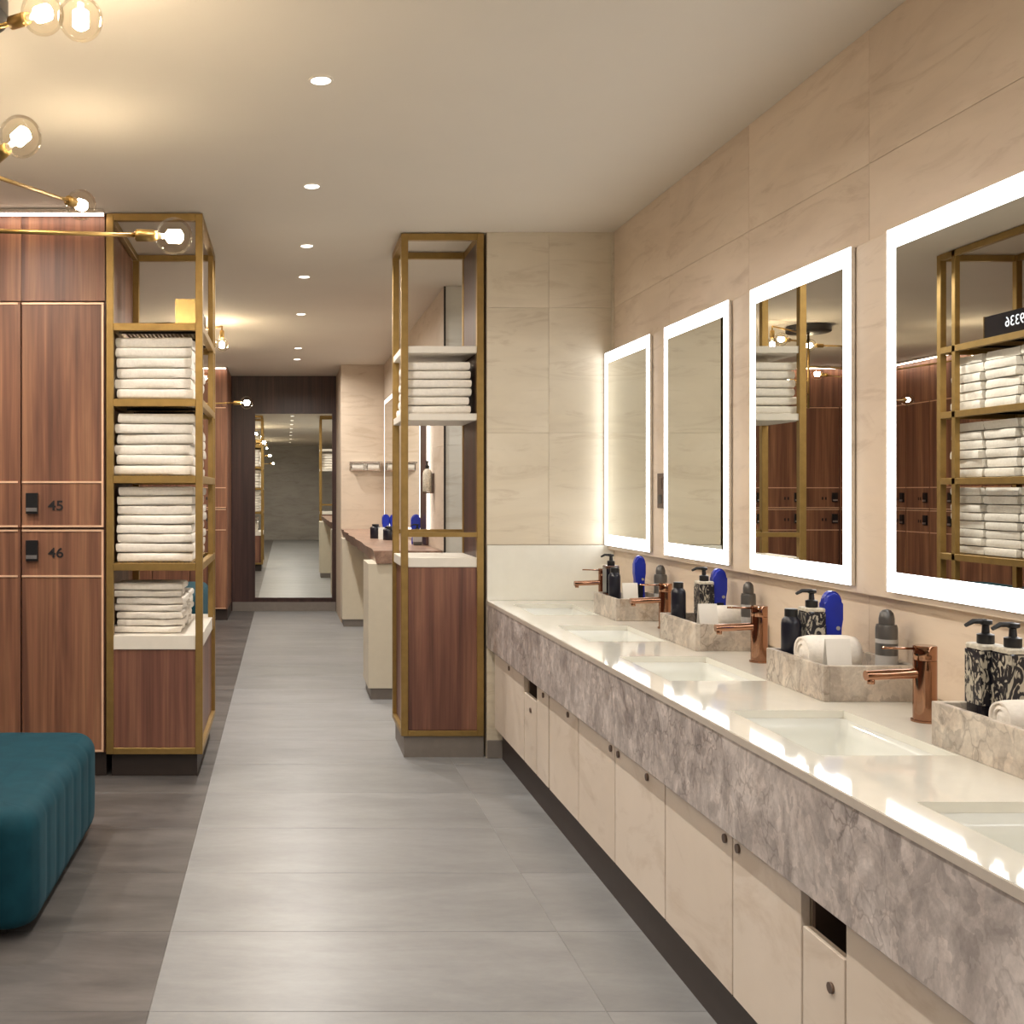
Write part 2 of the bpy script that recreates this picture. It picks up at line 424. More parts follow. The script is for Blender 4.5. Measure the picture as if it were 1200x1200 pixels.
# ------------------------------------------------------------------ vanity
XF, ZC = 1.043, .820
BASX0, BASX1, BASL = 1.140, 1.432, .47
bas = [5.34, 4.48, 3.64, 2.74, 1.93]       # far edges
t = thing('vanity_counter', 'long white quartz counter with a grey breccia stone front', 'counter', (1.37, 3.2, .57))
def slab_holes(xs, ys, z0, z1, holes):
    bm = bmesh.new(); V = {}
    def vert(i, j, k):
        if (i, j, k) not in V: V[(i, j, k)] = bm.verts.new((xs[i], ys[j], (z0, z1)[k]))
        return V[(i, j, k)]
    solid = lambda i, j: 0 <= i < len(xs)-1 and 0 <= j < len(ys)-1 and not any(h[0]-1e-4 <= xs[i] and xs[i+1] <= h[1]+1e-4 and h[2]-1e-4 <= ys[j] and ys[j+1] <= h[3]+1e-4 for h in holes)
    for i in range(len(xs)-1):
        for j in range(len(ys)-1):
            if not solid(i, j): continue
            for k in (0, 1): bm.faces.new([vert(i, j, k), vert(i+1, j, k), vert(i+1, j+1, k), vert(i, j+1, k)])
            for (di, dj, a, b_) in ((-1, 0, (i, j), (i, j+1)), (1, 0, (i+1, j), (i+1, j+1)), (0, -1, (i, j), (i+1, j)), (0, 1, (i, j+1), (i+1, j+1))):
                if not solid(i+di, j+dj): bm.faces.new([vert(*a, 0), vert(*b_, 0), vert(*b_, 1), vert(*a, 1)])
    return bm
ys = sorted([.9, YE-.004] + bas + [y-BASL for y in bas])
bm = slab_holes([XF, BASX0, BASX1, XW-.002], ys, ZC-.02, ZC, [(BASX0, BASX1, y-BASL, y) for y in bas])
obj('worktop', bm, 'quartz', t)
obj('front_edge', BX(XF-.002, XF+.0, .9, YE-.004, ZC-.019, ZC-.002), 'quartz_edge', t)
obj('apron', BX(XF+.002, XF+.034, .9, YE-.004, .572, ZC-.02, .002), 'breccia', t)
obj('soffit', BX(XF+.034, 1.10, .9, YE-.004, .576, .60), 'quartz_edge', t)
def basin(yf, label):
    y0, y1 = yf-BASL, yf
    t = thing('basin', label, 'sink', ((BASX0+BASX1)/2, (y0+y1)/2, ZC-.16), 0, 'white undermount basins')
    bm = bmesh.new(); rings = []
    for ins, z in ((-.006, -.0205), (0, -.0205), (.004, -.06), (.02, -.115), (.05, -.135), (.10, -.142)):
        rr = []
        X0, X1, Y0, Y1 = BASX0+ins, BASX1-ins, y0+ins, y1-ins
        r = max(.03-ins*.15, .008)
        for cx, cy, a0 in ((X1-r, Y1-r, 0), (X0+r, Y1-r, PI/2), (X0+r, Y0+r, PI), (X1-r, Y0+r, 1.5*PI)):
            for q in range(5):
                a = a0+q*PI/8; rr.append(bm.verts.new((cx+r*math.cos(a), cy+r*math.sin(a), ZC+z)))
        rings.append(rr)
    for a, b_ in zip(rings, rings[1:]):
        for k in range(len(a)): bm.faces.new((a[k], a[(k+1) % len(a)], b_[(k+1) % len(a)], b_[k])).smooth = True
    bm.faces.new(rings[-1])
    o = obj('bowl', bm, 'ceramic', t)
    bm = bmesh.new(); lathe(bm, [(.0, .004), (.018, .004), (.022, 0), (.022, -.004)], (BASX0+BASX1)/2+.03, (y0+y1)/2, ZC-.141, 16)
    obj('drain', bm, 'copper', t)
bl = ['white sunken basin closest to the end wall', 'second white sunken basin from the end wall', 'third white sunken basin from the end wall',
      'white sunken basin in front of the nearest visible copper tap', 'white sunken basin cut by the right edge of the picture']
for y, l in zip(bas, bl): basin(y, l)

def tap(y, label, x=1.562):
    t = thing('basin_tap', label, 'tap', (x, y, ZC), 0, 'copper pillar taps')
    bm = bmesh.new(); lathe(bm, [(.031, 0), (.031, .005), (.0265, .006), (.0265, .150)], x, y, ZC, 28); obj('body', bm, 'copper', t, sm=True)
    bm = bmesh.new(); lathe(bm, [(.0255, .1505), (.0265, .152), (.0265, .184), (.025, .186), (0, .186)], x, y, ZC, 28)
    tp = obj('handle_cap', bm, 'copper', t, sm=True)
    bm = bmesh.new(); tube(bm, [(x-.02, y, ZC+.178), (x-.105, y, ZC+.180)], .0032, 8); obj('lever', bm, 'copper', tp)
    bm = bmesh.new(); tube(bm, [(x-.015, y, ZC+.118), (x-.145, y, ZC+.112)], .0125, 18); sp = obj('spout', bm, 'copper', t, sm=True)
    bm = bmesh.new(); tube(bm, [(x-.132, y, ZC+.104), (x-.132, y, ZC+.092)], .009, 12); obj('aerator', bm, 'copper', sp)
for y, l in zip((5.24, 4.39, 3.52, 2.607, 1.72), ('copper pillar tap nearest the end wall, behind black bottles', 'copper pillar tap behind the second stone tray',
        'copper pillar tap just left of the third stone tray', 'largest copper pillar tap, standing between two stone trays', 'copper pillar tap past the right edge')): tap(y, l)

# cabinets under the counter
XD = 1.080
dz0, dz1 = .163, .574
def lock(parent, y, z):
    bm = bmesh.new(); tube(bm, [(XD-.0055, y, z), (XD+.001, y, z)], .011, 14); o = obj('lock', bm, 'bronze_plate', parent)
def cab(y0, y1, label, locks, slot=False):
    t = thing('vanity_cabinet', label, 'cabinet', ((XD+XW)/2, (y0+y1)/2, dz0), 0, 'cabinets under the counter')
    obj('body', BX(XD+.022, 1.62, y0+.001, y1-.001, dz0, .57), 'pale_wood', t) if not slot else obj('body', BX(XD+.16, 1.62, y0+.001, y1-.001, dz0, .57), 'black_metal', t)
    top = .475 if slot else dz1-.003
    d = obj('door', BX(XD, XD+.02, y0+.002, y1-.002, dz0, top, .001, 1), 'cabinet_stone', t)
    for ly, lz in locks: lock(d, ly, lz)
    if slot:
        for ya in (y0+.002, y1-.012): obj('slot_cheek', BX(XD+.021, XD+.15, ya, ya+.010, dz0, .57), 'bronze_plate', t)
Yd = lambda u: F*XD/(u-U0)
cab(4.84, YE-.03, 'stone fronted cabinet at the end wall corner under the counter', [(Yd(597), .53)])
cab(4.60, 4.83, 'narrow waste cabinet with a slot, farther along the vanity', [(4.70, .42)], True)
cab(4.39, 4.59, 'slim stone fronted filler cabinet beside the far waste slot', [(4.47, .53)])
cab(3.94, 4.37, 'stone fronted cabinet just right of the dark gap', [(Yd(666), .53)])
cab(3.502, 3.935, 'stone fronted cabinet left of the far pair of locks', [(3.54, .53)])
cab(3.04, 3.498, 'stone fronted cabinet right of the far pair of locks', [(3.46, .53), (Yd(759), .53)])
cab(2.581, 3.035, 'stone fronted cabinet left of the near pair of locks', [(2.62, .53)])
cab(2.235, 2.578, 'stone fronted cabinet right of the near pair of locks', [(2.545, .53)])
cab(2.062, 2.230, 'narrow waste cabinet with an open black slot near the right edge', [(2.11, .40)], True)
cab(1.60, 2.058, 'stone fronted cabinet nearest the right edge under the counter', [(1.64, .53)])
cab(1.12, 1.596, 'stone fronted cabinet past the lower right corner', [])
struct('baseboard_right', BX(1.12, 1.60, .9, YE-.03, 0, .160), 'plinth_dark', 'dark recessed plinth under the vanity cabinets')

# ------------------------------------------------------------------ stone trays and toiletries
TZ = ZC + .056      # floor of a tray
def tray(x0, y0, y1, label, x1=XW-.006):
    t = thing('stone_tray', label, 'tray', ((x0+x1)/2, (y0+y1)/2, ZC), 0, 'breccia stone trays on the counter')
    bm = bmesh.new(); r = .016
    box(bm, x0+r, x1-r, y0+r, y1-r, ZC, TZ); obj('floor_slab', bm, 'breccia_tray', t)
    obj('front_rim', BX(x0, x0+r, y0, y1, ZC, ZC+.096, .0015, 1), 'breccia_tray', t)
    obj('rear_rim', BX(x1-r, x1, y0, y1, ZC, ZC+.096, .0015, 1), 'breccia_tray', t)
    obj('side_rim', BX(x0+r, x1-r, y0, y0+r, ZC, ZC+.096, .0015, 1), 'breccia_tray', t)
    obj('side_rim', BX(x0+r, x1-r, y1-r, y1, ZC, ZC+.096, .0015, 1), 'breccia_tray', t)
TA, TB, TC, TD = 'the right edge tray', 'tray left of the big copper tap', 'the middle stone tray', 'the farthest stone tray'
tray(1.437, 2.03, 2.375, 'breccia stone tray cut by the right edge')
tray(1.437, 2.85, 3.19, 'breccia stone tray left of the largest copper tap')
tray(1.445, 3.76, 4.12, 'breccia stone tray in the middle of the counter')
tray(1.437, 4.64, 4.98, 'breccia stone tray closest to the end wall')
def at(u, y): return (u-U0)*y/F
def small_bottle(u, y, where, h=.163, r=.0285):
    x = at(u, y)
    t = thing('small_bottle', 'small dark navy bottle with a black cap in '+where, 'bottle', (x, y, TZ), 0, 'small dark bottles')
    bm = bmesh.new(); lathe(bm, [(r-.002, 0), (r, .003), (r, h*.74), (r*.93, h*.80), (r*.62, h*.86)], x, y, TZ, 20); obj('body', bm, 'navy_plastic', t, sm=True)
    bm = bmesh.new(); lathe(bm, [(r*.66, h*.862), (r*.66, h*.99), (r*.6, h), (0, h)], x, y, TZ, 18); obj('cap', bm, 'cap_black', t, sm=True)
def pump_bottle(u, y, where, h=.168, wd=.066, body='ink_glass', label='leaf_label', desc='leaf patterned pump bottle in '):
    x = at(u, y)
    t = thing('pump_bottle', desc+where, 'bottle', (x, y, TZ), 0, 'pump bottles')
    a = wd/2
    obj('body', BX(x-a, x+a, y-a, y+a, TZ, TZ+h, .006, 2), body, t, sm=True)
    bm = bmesh.new()
    for q in (box,):
        q(bm, x-a-.0008, x+a+.0008, y-a-.0008, y+a+.0008, TZ+h*.25, TZ+h*.93)
    obj('label', bm, label, t)
    obj('shoulder', BX(x-a-.001, x+a+.001, y-a-.001, y+a+.001, TZ+h*.935, TZ+h+.002, .003, 1), 'label_cream' if label == 'leaf_label' else body, t)
    bm = bmesh.new(); lathe(bm, [(.016, .002), (.017, .004), (.017, .022), (.008, .025), (.007, .042), (.013, .045), (.013, .053), (0, .055)], x, y, TZ+h, 16)
    p = obj('pump', bm, 'cap_black', t, sm=True)
    bm = bmesh.new(); tube(bm, [(x, y, TZ+h+.050), (x-.03, y-.004, TZ+h+.051), (x-.048, y-.006, TZ+h+.042)], [.006, .0055, .004], 10); obj('nozzle', bm, 'cap_black', p, sm=True)
def blue_bottle(u, y, where, h=.20, wd=.056, flat=.034):
    x = at(u, y)
    t = thing('blue_bottle', 'tall bright blue bottle with a rounded top in '+where, 'bottle', (x, y, TZ), 0, 'blue bottles')
    bm = bmesh.new(); a = wd/2; prof = [(-a*.86, 0), (a*.86, 0), (a*.86, h*.06), (a*.78, h*.3), (a*.84, h*.5), (a, h*.62), (a, h*.83)]
    prof += [(a*math.cos(k*PI/10), h*.83 + (h*.17)*math.sin(k*PI/10)) for k in range(1, 10)]
    prof += [(-a, h*.83), (-a, h*.62), (-a*.84, h*.5), (-a*.78, h*.3), (-a*.86, h*.06)]
    f0 = [bm.verts.new((x+px, y-flat/2, TZ+pz)) for px, pz in prof]; f1 = [bm.verts.new((x+px, y+flat/2, TZ+pz)) for px, pz in prof]
    bm.faces.new(f0); bm.faces.new(f1[::-1]); n = len(prof)
    for k in range(n): bm.faces.new((f0[k], f0[(k+1) % n], f1[(k+1) % n], f1[k]))
    bmesh.ops.bevel(bm, geom=[e for e in bm.edges if abs(e.verts[0].co.y-e.verts[1].co.y) < 1e-5], offset=.007, segments=3, affect='EDGES')
    obj('body', bm, 'blue_plastic', t, sm=True)
    bm = bmesh.new(); box(bm, x-a*.5, x+a*.5, y-flat/2-.0012, y-flat/2+.001, TZ+h*.10, TZ+h*.4); obj('label', bm, 'navy_plastic', t)
    bm = bmesh.new(); tube(bm, [(x+a*.45, y-flat/2-.0015, TZ+h*.50), (x+a*.45, y-flat/2+.002, TZ+h*.50)], .006, 10); obj('emblem', bm, 'can_label', t)
def spray_can(u, y, where, h=.185, r=.0275):
    x = at(u, y)
    t = thing('spray_can', 'grey deodorant spray can with a domed cap in '+where, 'spray can', (x, y, TZ), 0, 'grey spray cans')
    bm = bmesh.new(); lathe(bm, [(r*.95, 0), (r, .003), (r, h*.72), (r*.92, h*.77)], x, y, TZ, 22); obj('body', bm, 'grey_can', t, sm=True)
    bm = bmesh.new(); lathe(bm, [(r*1.01, h*.06), (r*1.01, h*.32)], x, y, TZ, 22); obj('label', bm, 'can_label', t, sm=True)
    bm = bmesh.new(); lathe(bm, [(r*1.01, h*.5), (r*1.01, h*.56)], x, y, TZ, 22); obj('stripe', bm, 'can_label', t, sm=True)
    bm = bmesh.new(); lathe(bm, [(r*.72, h*.772), (r*.72, h*.86), (r*.62, h*.94), (r*.35, h*.985), (0, h)], x, y, TZ, 18); obj('cap', bm, 'grey_can', t, sm=True)
def card(u, y, where, s=.066, h=.105):
    x = at(u, y)
    t = thing('tent_card', 'small white folded card standing in '+where, 'card', (x, y, TZ), 0, 'white tent cards')
    for sg, nm in ((-1, 'front_panel'), (1, 'rear_panel')):
        bm = bmesh.new(); vs_ = []
        for th in (0, .0016):
            for xx, zz, yy in ((-s/2, 0, sg*.019), (s/2, 0, sg*.019), (s/2, h, sg*.001), (-s/2, h, sg*.001)):
                vs_.append(bm.verts.new((x+xx, y+yy+sg*th, TZ+zz)))
        for q in ((0,1,2,3),(4,5,6,7),(0,1,5,4),(1,2,6,5),(2,3,7,6),(3,0,4,7)): bm.faces.new([vs_[i] for i in q])
        obj(nm, bm, 'white_card', t)
def roll(u, y, where, L=.155, r=.044, ang=0):
    x = at(u, y)
    bm = bmesh.new(); n = 26; rings = []
    for i in range(9):
        s = -L/2 + L*i/8; k = 1 - .10*(abs(i-4)/4)**6
        rings.append([bm.verts.new((s, (r*k*(1+.03*noise.noise(Vector((s*20, math.cos(a)*2, math.sin(a)*2)))))*math.cos(a), r*k*math.sin(a))) for a in [2*PI*j/n for j in range(n)]])
    for a, b_ in zip(rings, rings[1:]):
        for k in range(n): bm.faces.new((a[k], a[(k+1) % n], b_[(k+1) % n], b_[k])).smooth = True
    for sg, rg in ((-1, rings[0]), (1, rings[-1])):      # spiral of rolled layers on both ends
        prev = rg
        for q in (.8, .78, .5, .48, .2):
            d = sg*(L/2) - sg*(.006 if q in (.78, .48) else 0)
            cur = [bm.verts.new((d, v_.co.y*0 + r*q*math.cos(2*PI*j/n), r*q*math.sin(2*PI*j/n))) for j, v_ in enumerate(rg)]
            for k in range(n): bm.faces.new((prev[k], prev[(k+1) % n], cur[(k+1) % n], cur[k]))
            prev = cur
        bm.faces.new(prev)
    me = mesh_of('rolled_towel', bm, 'towel_white')
    o = bpy.data.objects.new('rolled_towel', me); C.objects.link(o); o.location = (x, y, TZ+r*1.0); o.rotation_euler = (0, 0, ang)
    tag(o, 'small white rolled towel lying in '+where, 'towel', 'rolled towels in the trays')
# nearest tray
pump_bottle(1155, 2.330, TA+', behind its twin', .172, .054)
pump_bottle(1187, 2.272, TA+', in front of its twin', .172, .054)
roll(1211, 2.20, TA, .14, .038)
# tray left of the large tap
small_bottle(927, 3.13, TB, .163, .0272)
pump_bottle(951, 3.13, TB, .165, .054)
blue_bottle(974, 3.13, TB, .215, .053)
roll(970, 3.02, TB, .15, .05)
card(981, 2.905, TB)
spray_can(1039, 2.92, TB)
# middle tray
small_bottle(795, 4.06, TC, .163, .027)
pump_bottle(825, 4.06, TC, .165, .054)
blue_bottle(842, 4.06, TC, .215, .053)
card(829, 3.82, TC)
roll(852, 3.93, TC, .10, .044)
spray_can(877, 3.815, TC, .185, .025)
# far tray
pump_bottle(716, 4.925, TD, .165, .058, 'amber_brown', 'ink_glass', 'square brown-black pump bottle in ')
small_bottle(720, 4.82, TD, .165, .0265)
blue_bottle(749, 4.88, TD, .215, .05)
card(738, 4.70, TD)
spray_can(774, 4.70, TD)

# ------------------------------------------------------------------ folded towels
def towel_mesh(w_, d, h, seed, mess=1.0):
    bm = bmesh.new(); nx, ny, nz = 10, 7, 4
    V = {}
    def pt(i, j, k):
        if (i, j, k) in V: return V[(i, j, k)]
        x, y, z = i/nx*2-1, j/ny*2-1, k/nz*2-1
        # round the long edges like a folded cloth
        e = .26
        fy = math.sqrt(max(0, 1-max(0, (abs(y)-(1-e*h/d*2))/(e*h/d*2))**2)) if abs(y) > 1-e*h/d*2 else 1
        fx = math.sqrt(max(0, 1-max(0, (abs(x)-(1-e*h/w_*2))/(e*h/w_*2))**2)) if abs(x) > 1-e*h/w_*2 else 1
        bulge = 1-.012*(z*z)
        px, py = x*w_/2*(1-.018*z*z), y*d/2*(1-.052*z*z)
        pz = z*h/2*(.88+.12*min(fx, fy))
        q = Vector((px*9+seed*3.1, py*9, pz*9+seed))
        nn = noise.noise(q)*.011*mess
        px += noise.noise(q+Vector((7, 0, 0)))*.010*mess*abs(x); py += noise.noise(q+Vector((0, 7, 0)))*.011*mess*abs(y)
        pz += nn*(.2 if k in (0, nz) else 1)*.6
        if k == 2 and abs(y) > .99: py *= .975      # crease between the folded halves
        V[(i, j, k)] = bm.verts.new((px, py, pz+h/2)); return V[(i, j, k)]
    for i in range(nx):
        for j in range(ny):
            for k in (0, nz): bm.faces.new((pt(i, j, k), pt(i+1, j, k), pt(i+1, j+1, k), pt(i, j+1, k)))
    for k in range(nz):
        for i in range(nx):
            for j in (0, ny): bm.faces.new((pt(i, j, k), pt(i+1, j, k), pt(i+1, j, k+1), pt(i, j, k+1)))
        for j in range(ny):
            for i in (0, nx): bm.faces.new((pt(i, j, k), pt(i, j+1, k), pt(i, j+1, k+1), pt(i, j, k+1)))
    me = mesh_of('folded_towel', bm, 'towel_white'); smooth(me, 60); return me
def stack(cx, cy, z, n, w_, d, total, where, variants, jit=.008, tilt=.0):
    h = total/n
    for k in range(n):
        o = bpy.data.objects.new('folded_towel', variants[random.randrange(len(variants))]); C.objects.link(o)
        o.location = (cx+random.uniform(-jit, jit), cy+random.uniform(-jit, jit)*.6, z+k*h+.001)
        o.rotation_euler = (random.uniform(-.006, .006), random.uniform(-.008, .008)+tilt*k, random.uniform(-.03, .03))
        o.scale = (random.uniform(.97, 1.0), random.uniform(.96, 1.0), 1)
        pos = 'top' if k == n-1 else ('bottom' if k == 0 else ORD[k]+' from the bottom')
        tag(o, 'white folded towel, %s, %s' % (pos, where), 'towel', 'folded towels on the shelves')

# ------------------------------------------------------------------ left shelf tower
def frame_bars(bm, x0, x1, y0, y1, z0, z1, p):
    for xa in (x0, x1-p):
        for ya in (y0, y1-p): box(bm, xa, xa+p, ya, ya+p, z0, z1)
LX0, LX1, LY0, LY1 = -.868, -.402, 5.150, 6.08
ZT = CEIL-.006
PW = .035
t = thing('shelf_tower', 'gold framed shelf tower of white towels beside the lockers on the left', 'shelf unit', ((LX0+LX1)/2, (LY0+LY1)/2, 0))
for xa in (LX0, LX1-PW):
    for ya in (LY0, LY1-PW): obj('post', BX(xa, xa+PW, ya, ya+PW, .115, ZT, .002, 1), 'brass_paint', t)
obj('post', BX(LX1-.030, LX1, LY1-.165, LY1-.135, .62, ZT, .002, 1), 'brass_paint', t)
def ring(nm, z0, z1, x0, x1, y0, y1, p, mat, t, inset=0.0):
    obj(nm, BX(x0+p, x1-p, y0+inset, y0+inset+.03, z0, z1, .0015, 1), mat, t)
    obj(nm, BX(x0+p, x1-p, y1-inset-.03, y1-inset, z0, z1, .0015, 1), mat, t)
    obj(nm, BX(x0+inset, x0+inset+.03, y0+p, y1-p, z0, z1, .0015, 1), mat, t)
    obj(nm, BX(x1-inset-.03, x1-inset, y0+p, y1-p, z0, z1, .0015, 1), mat, t)
ring('rail', ZT-.035, ZT, LX0, LX1, LY0, LY1, PW, 'brass_paint', t)
ring('rail', .115, .145, LX0, LX1, LY0, LY1, PW, 'brass_paint', t)
shz = [2.200, 1.834, 1.462, 1.040]
for z in shz:
    ring('shelf_rail', z-.038, z-.002, LX0, LX1, LY0, LY1, PW, 'brass_paint', t)
    n = 18
    for k in range(n):
        x = LX0+.05+(LX1-LX0-.115)*k/(n-1)
        obj('shelf_slat', BX(x, x+.012, LY0+.032, LY1-.032, z-.012, z), 'brass_paint', t)
    for k in range(3):
        y = LY0+.2+k*.26
        obj('slat_bearer', BX(LX0+.031, LX1-.031, y, y+.012, z-.024, z-.0125), 'black_metal', t)
obj('tray_shelf', BX(LX0+.012, LX1-.006, LY0+.006, LY1-.006, .620, .688, .002, 1), 'white_shelf', t)
obj('base_panel', BX(LX0+.02, LX1-.02, LY0+.012, LY1-.012, .146, .619), 'walnut_panel', t)
obj('plinth', BX(LX0+.02, LX1-.03, LY0+.05, LY1-.04, 0, .114), 'plinth_dark', t)
obj('side_panel', BX(LX0-.004, LX0+.002, LY0+.05, LY1-.05, .69, ZT-.04), 'walnut', t)
# towels
tv = [towel_mesh(.375, .268, .0492, s) for s in range(6)]
tv8 = [towel_mesh(.375, .268, .0447, s+10) for s in range(6)]
tcx = (LX0+LX1)/2-.006
shn = ['top shelf', 'second shelf', 'third shelf']
for si, (z, n, tot) in enumerate(((1.834, 6, .304), (1.462, 6, .304), (1.040, 8, .368))):
    for yi, (cy, nm) in enumerate(((5.327, 'front'), (5.614, 'middle'), (5.902, 'rear'))):
        stack(tcx, cy, z, n, .375, .28, tot, '%s stack, %s of left tower' % (nm, ['upper towel shelf', 'middle towel shelf', 'lower towel shelf'][si]), tv if n == 6 else tv8)
tv2 = [towel_mesh(.33, .27, .0325, s+20, 2.4) for s in range(4)]
stack(-.668, 5.36, .689, 7, .33, .27, .245, 'front stack on white base of left tower', tv2, .012)
stack(-.668, 5.70, .689, 5, .33, .27, .175, 'rear stack on white base of left tower', tv2)
# digital clock box on the top shelf
t = thing('clock_box', 'gold edged black digital clock box on top of the left towel shelf', 'clock', (-.478, 5.45, 2.2))
CX0, CX1, CY0, CY1, CZ0, CZ1 = -.535, -.432, 5.185, 5.715, 2.201, 2.318
obj('case', BX(CX0, CX1, CY0+.008, CY1-.008, CZ0, CZ1, .002, 1), 'clock_face', t)
obj('end_plate', BX(CX0-.003, CX1+.003, CY0, CY0+.007, CZ0, CZ1+.002), 'bright_brass', t)
obj('end_plate', BX(CX0-.003, CX1+.003, CY1-.007, CY1, CZ0, CZ1+.002), 'bright_brass', t)
def text_mesh(s, size, ext, mat, name, off=0):
    cu = bpy.data.curves.new(name, 'FONT'); cu.body = s; cu.size = size; cu.extrude = ext; cu.align_x = 'CENTER'; cu.align_y = 'CENTER'; cu.offset = off
    o = bpy.data.objects.new(name, cu); C.objects.link(o)
    dg = bpy.context.evaluated_depsgraph_get(); me = bpy.data.meshes.new_from_object(o.evaluated_get(dg)); me.name = name
    bpy.data.objects.remove(o); bpy.data.curves.remove(cu)
    me.materials.clear(); me.materials.append(MATS[mat]); return me
o = bpy.data.objects.new('digits', text_mesh('9336', .075, .0008, 'clock_digit', 'digits')); C.objects.link(o)
o.parent = t; o.location = (CX1+.001+.478, 5.47-5.45, .062); o.rotation_euler = (PI/2, 0, PI/2)

# ------------------------------------------------------------------ right shelf tower
RX0, RX1, RY0, RY1 = .600, 1.030, 5.545, 6.02
t = thing('shelf_tower', 'slim gold framed tower on the right with one towel stack and dark wood base', 'shelf unit', ((RX0+RX1)/2, (RY0+RY1)/2, 0))
PR = .036
for xa in (RX0, RX1-PR):
    for ya in (RY0, RY1-PR): obj('post', BX(xa, xa+PR, ya, ya+PR, .112, ZT, .002, 1), 'brass_paint', t)
ring('rail', ZT-.035, ZT, RX0, RX1, RY0, RY1, PR, 'brass_paint', t)
ring('rail', .112, .140, RX0, RX1, RY0, RY1, PR, 'brass_paint', t)
obj('rail', BX(RX0+PR, RX1-PR, RY0, RY0+.02, 1.148, 1.172), 'brass_paint', t)
obj('rail', BX(RX0+PR, RX1-PR, RY1-.02, RY1, 1.148, 1.172), 'brass_paint', t)
for z in (2.106, 1.755):
    obj('shelf', BX(RX0+.004, RX1-.034, RY0+.010, RY1-.010, z, z+.036, .002, 1), 'white_shelf', t)
obj('tray_shelf', BX(RX0+.006, RX1-.034, RY0+.008, RY1-.008, .990, 1.040, .002, 1), 'white_shelf', t)
obj('base_panel', BX(RX0+.02, RX1-.034, RY0+.010, RY1-.012, .142, .988), 'walnut_panel', t)
obj('side_panel', BX(RX1-.032, RX1-.006, RY0+.040, RY1-.038, .142, ZT-.04), 'dark_veneer', t)
obj('plinth', BX(RX0+.015, RX1-.0, RY0+.012, RY1-.03, 0, .111), 'plinth_grey', t)
tv3 = [towel_mesh(.345, .37, .0435, s+40) for s in range(4)]
stack(.800, 5.775, 1.792, 6, .345, .38, .275, 'single stack on the right tower', tv3)

# ------------------------------------------------------------------ lockers
DW = .404
def locker_proto(wood_m, nums, detail=True):
    """column of two lockers, front at y=0 facing -y, x from -DW to 0"""
    t = bpy.data.objects.new('locker', None); C.objects.link(t); t.empty_display_size = .1
    obj('body', BX(-DW+.001, -.001, .024, .86, .118, CEIL-.006), wood_m, t)
    obj('plinth', BX(-DW+.001, -.001, .05, .80, 0, .116), 'plinth_dark', t)
    obj('top_panel', BX(-DW+.001, -.001, .002, .022, 2.305, CEIL-.01), wood_m, t)
    for nm, z0, z1, zl, lz, num in (('door', 1.212, 2.296, 1.430, 1.322, nums[0]), ('door', .128, 1.200, .976, 1.094, nums[1])):
        d = obj(nm, BX(-DW+.004, -.004, 0, .022, z0, z1, .001, 1), wood_m, t)
        for za in (z0, z1-.009, zl-.005): obj('trim', BX(-DW+.004, -.016, -.004, .001, za, za+.009), 'trim_gold', d)
        if nums[0]: obj('trim', BX(-.016, -.006, -.004, .001, z0, z1), 'trim_gold', d)
        if detail:
            bm = bmesh.new(); xl = -DW+.055
            box(bm, xl-.028, xl+.028, -.020, -.001, lz-.045, lz+.055, 0); box(bm, xl-.026, xl+.026, -.024, -.0205, lz-.034, lz-.016, 1)
            obj('lock', bm, ['black_plastic', 'steel_lock'], d)
        if num:
            o = bpy.data.objects.new('number', text_mesh(num, .066, .0012, 'number_black', 'number', .0011)); C.objects.link(o); o.parent = d
            o.location = (-.236, -.0016, lz-.008); o.rotation_euler = (PI/2, 0, 0); o.scale = (1.15, 1, 1)
        else:
            for q in (-.022, .014): obj('number_mark', BX(-.236+q-.008, -.236+q+.008, -.002, .0005, lz-.022, lz+.008), 'number_black', d)
    return t
p45 = locker_proto('walnut', ('45', '46')); tag(p45, 'walnut locker column with black numbers 45 and 46 beside the gold tower', 'locker', 'walnut lockers')
p45.location = (LX0-.006, LY0, 0)
pn_ = locker_proto('walnut', (None, None)); tag(pn_, 'walnut locker column at the left edge of the picture', 'locker', 'walnut lockers')
pn_.location = (LX0-.006-DW, LY0, 0)
for k in range(2, 5): dup(pn_, (LX0-.006-DW*k, LY0, 0), 0, 'walnut locker column past the left edge, %s from the gold tower' % ORD[k])
B2Y = 11.48
for k in range(6):
    dup(pn_, (-.63-DW*k, B2Y, 0), 0, 'far bay walnut locker column by the end wall, %s from the aisle' % ORD[k])
for k in range(13):
    dup(pn_, (-3.13, 6.63+DW*k, 0), PI/2, 'walnut locker column along the far bay side wall, %s from its near end' % ORD[k])
# light profiles above the lockers
def strip(x0, x1, y, label):
    t = thing('light_profile', label, 'light', ((x0+x1)/2, y, CEIL-.03), 0, 'light profiles above the lockers')
    obj('housing', BX(x0, x1, y-.018, y+.018, CEIL-.022, CEIL-.002), 'chrome', t)
    obj('diffuser', BX(x0+.004, x1-.004, y-.012, y+.012, CEIL-.030, CEIL-.0225), 'strip_led', t)
strip(-2.85, LX0, LY0-.055, 'slim light profile on the ceiling above locker 45')
strip(-3.05, -.64, B2Y-.055, 'slim light profile above the far bay lockers')
t = thing('light_profile', 'slim light profile along the far bay side wall', 'light', (-3.07, 9.2, CEIL-.03), 0, 'light profiles above the lockers')
obj('housing', BX(-3.09, -3.054, 6.7, 11.3, CEIL-.022, CEIL-.002), 'chrome', t)
obj('diffuser', BX(-3.084, -3.06, 6.71, 11.29, CEIL-.030, CEIL-.0225), 'strip_led', t)

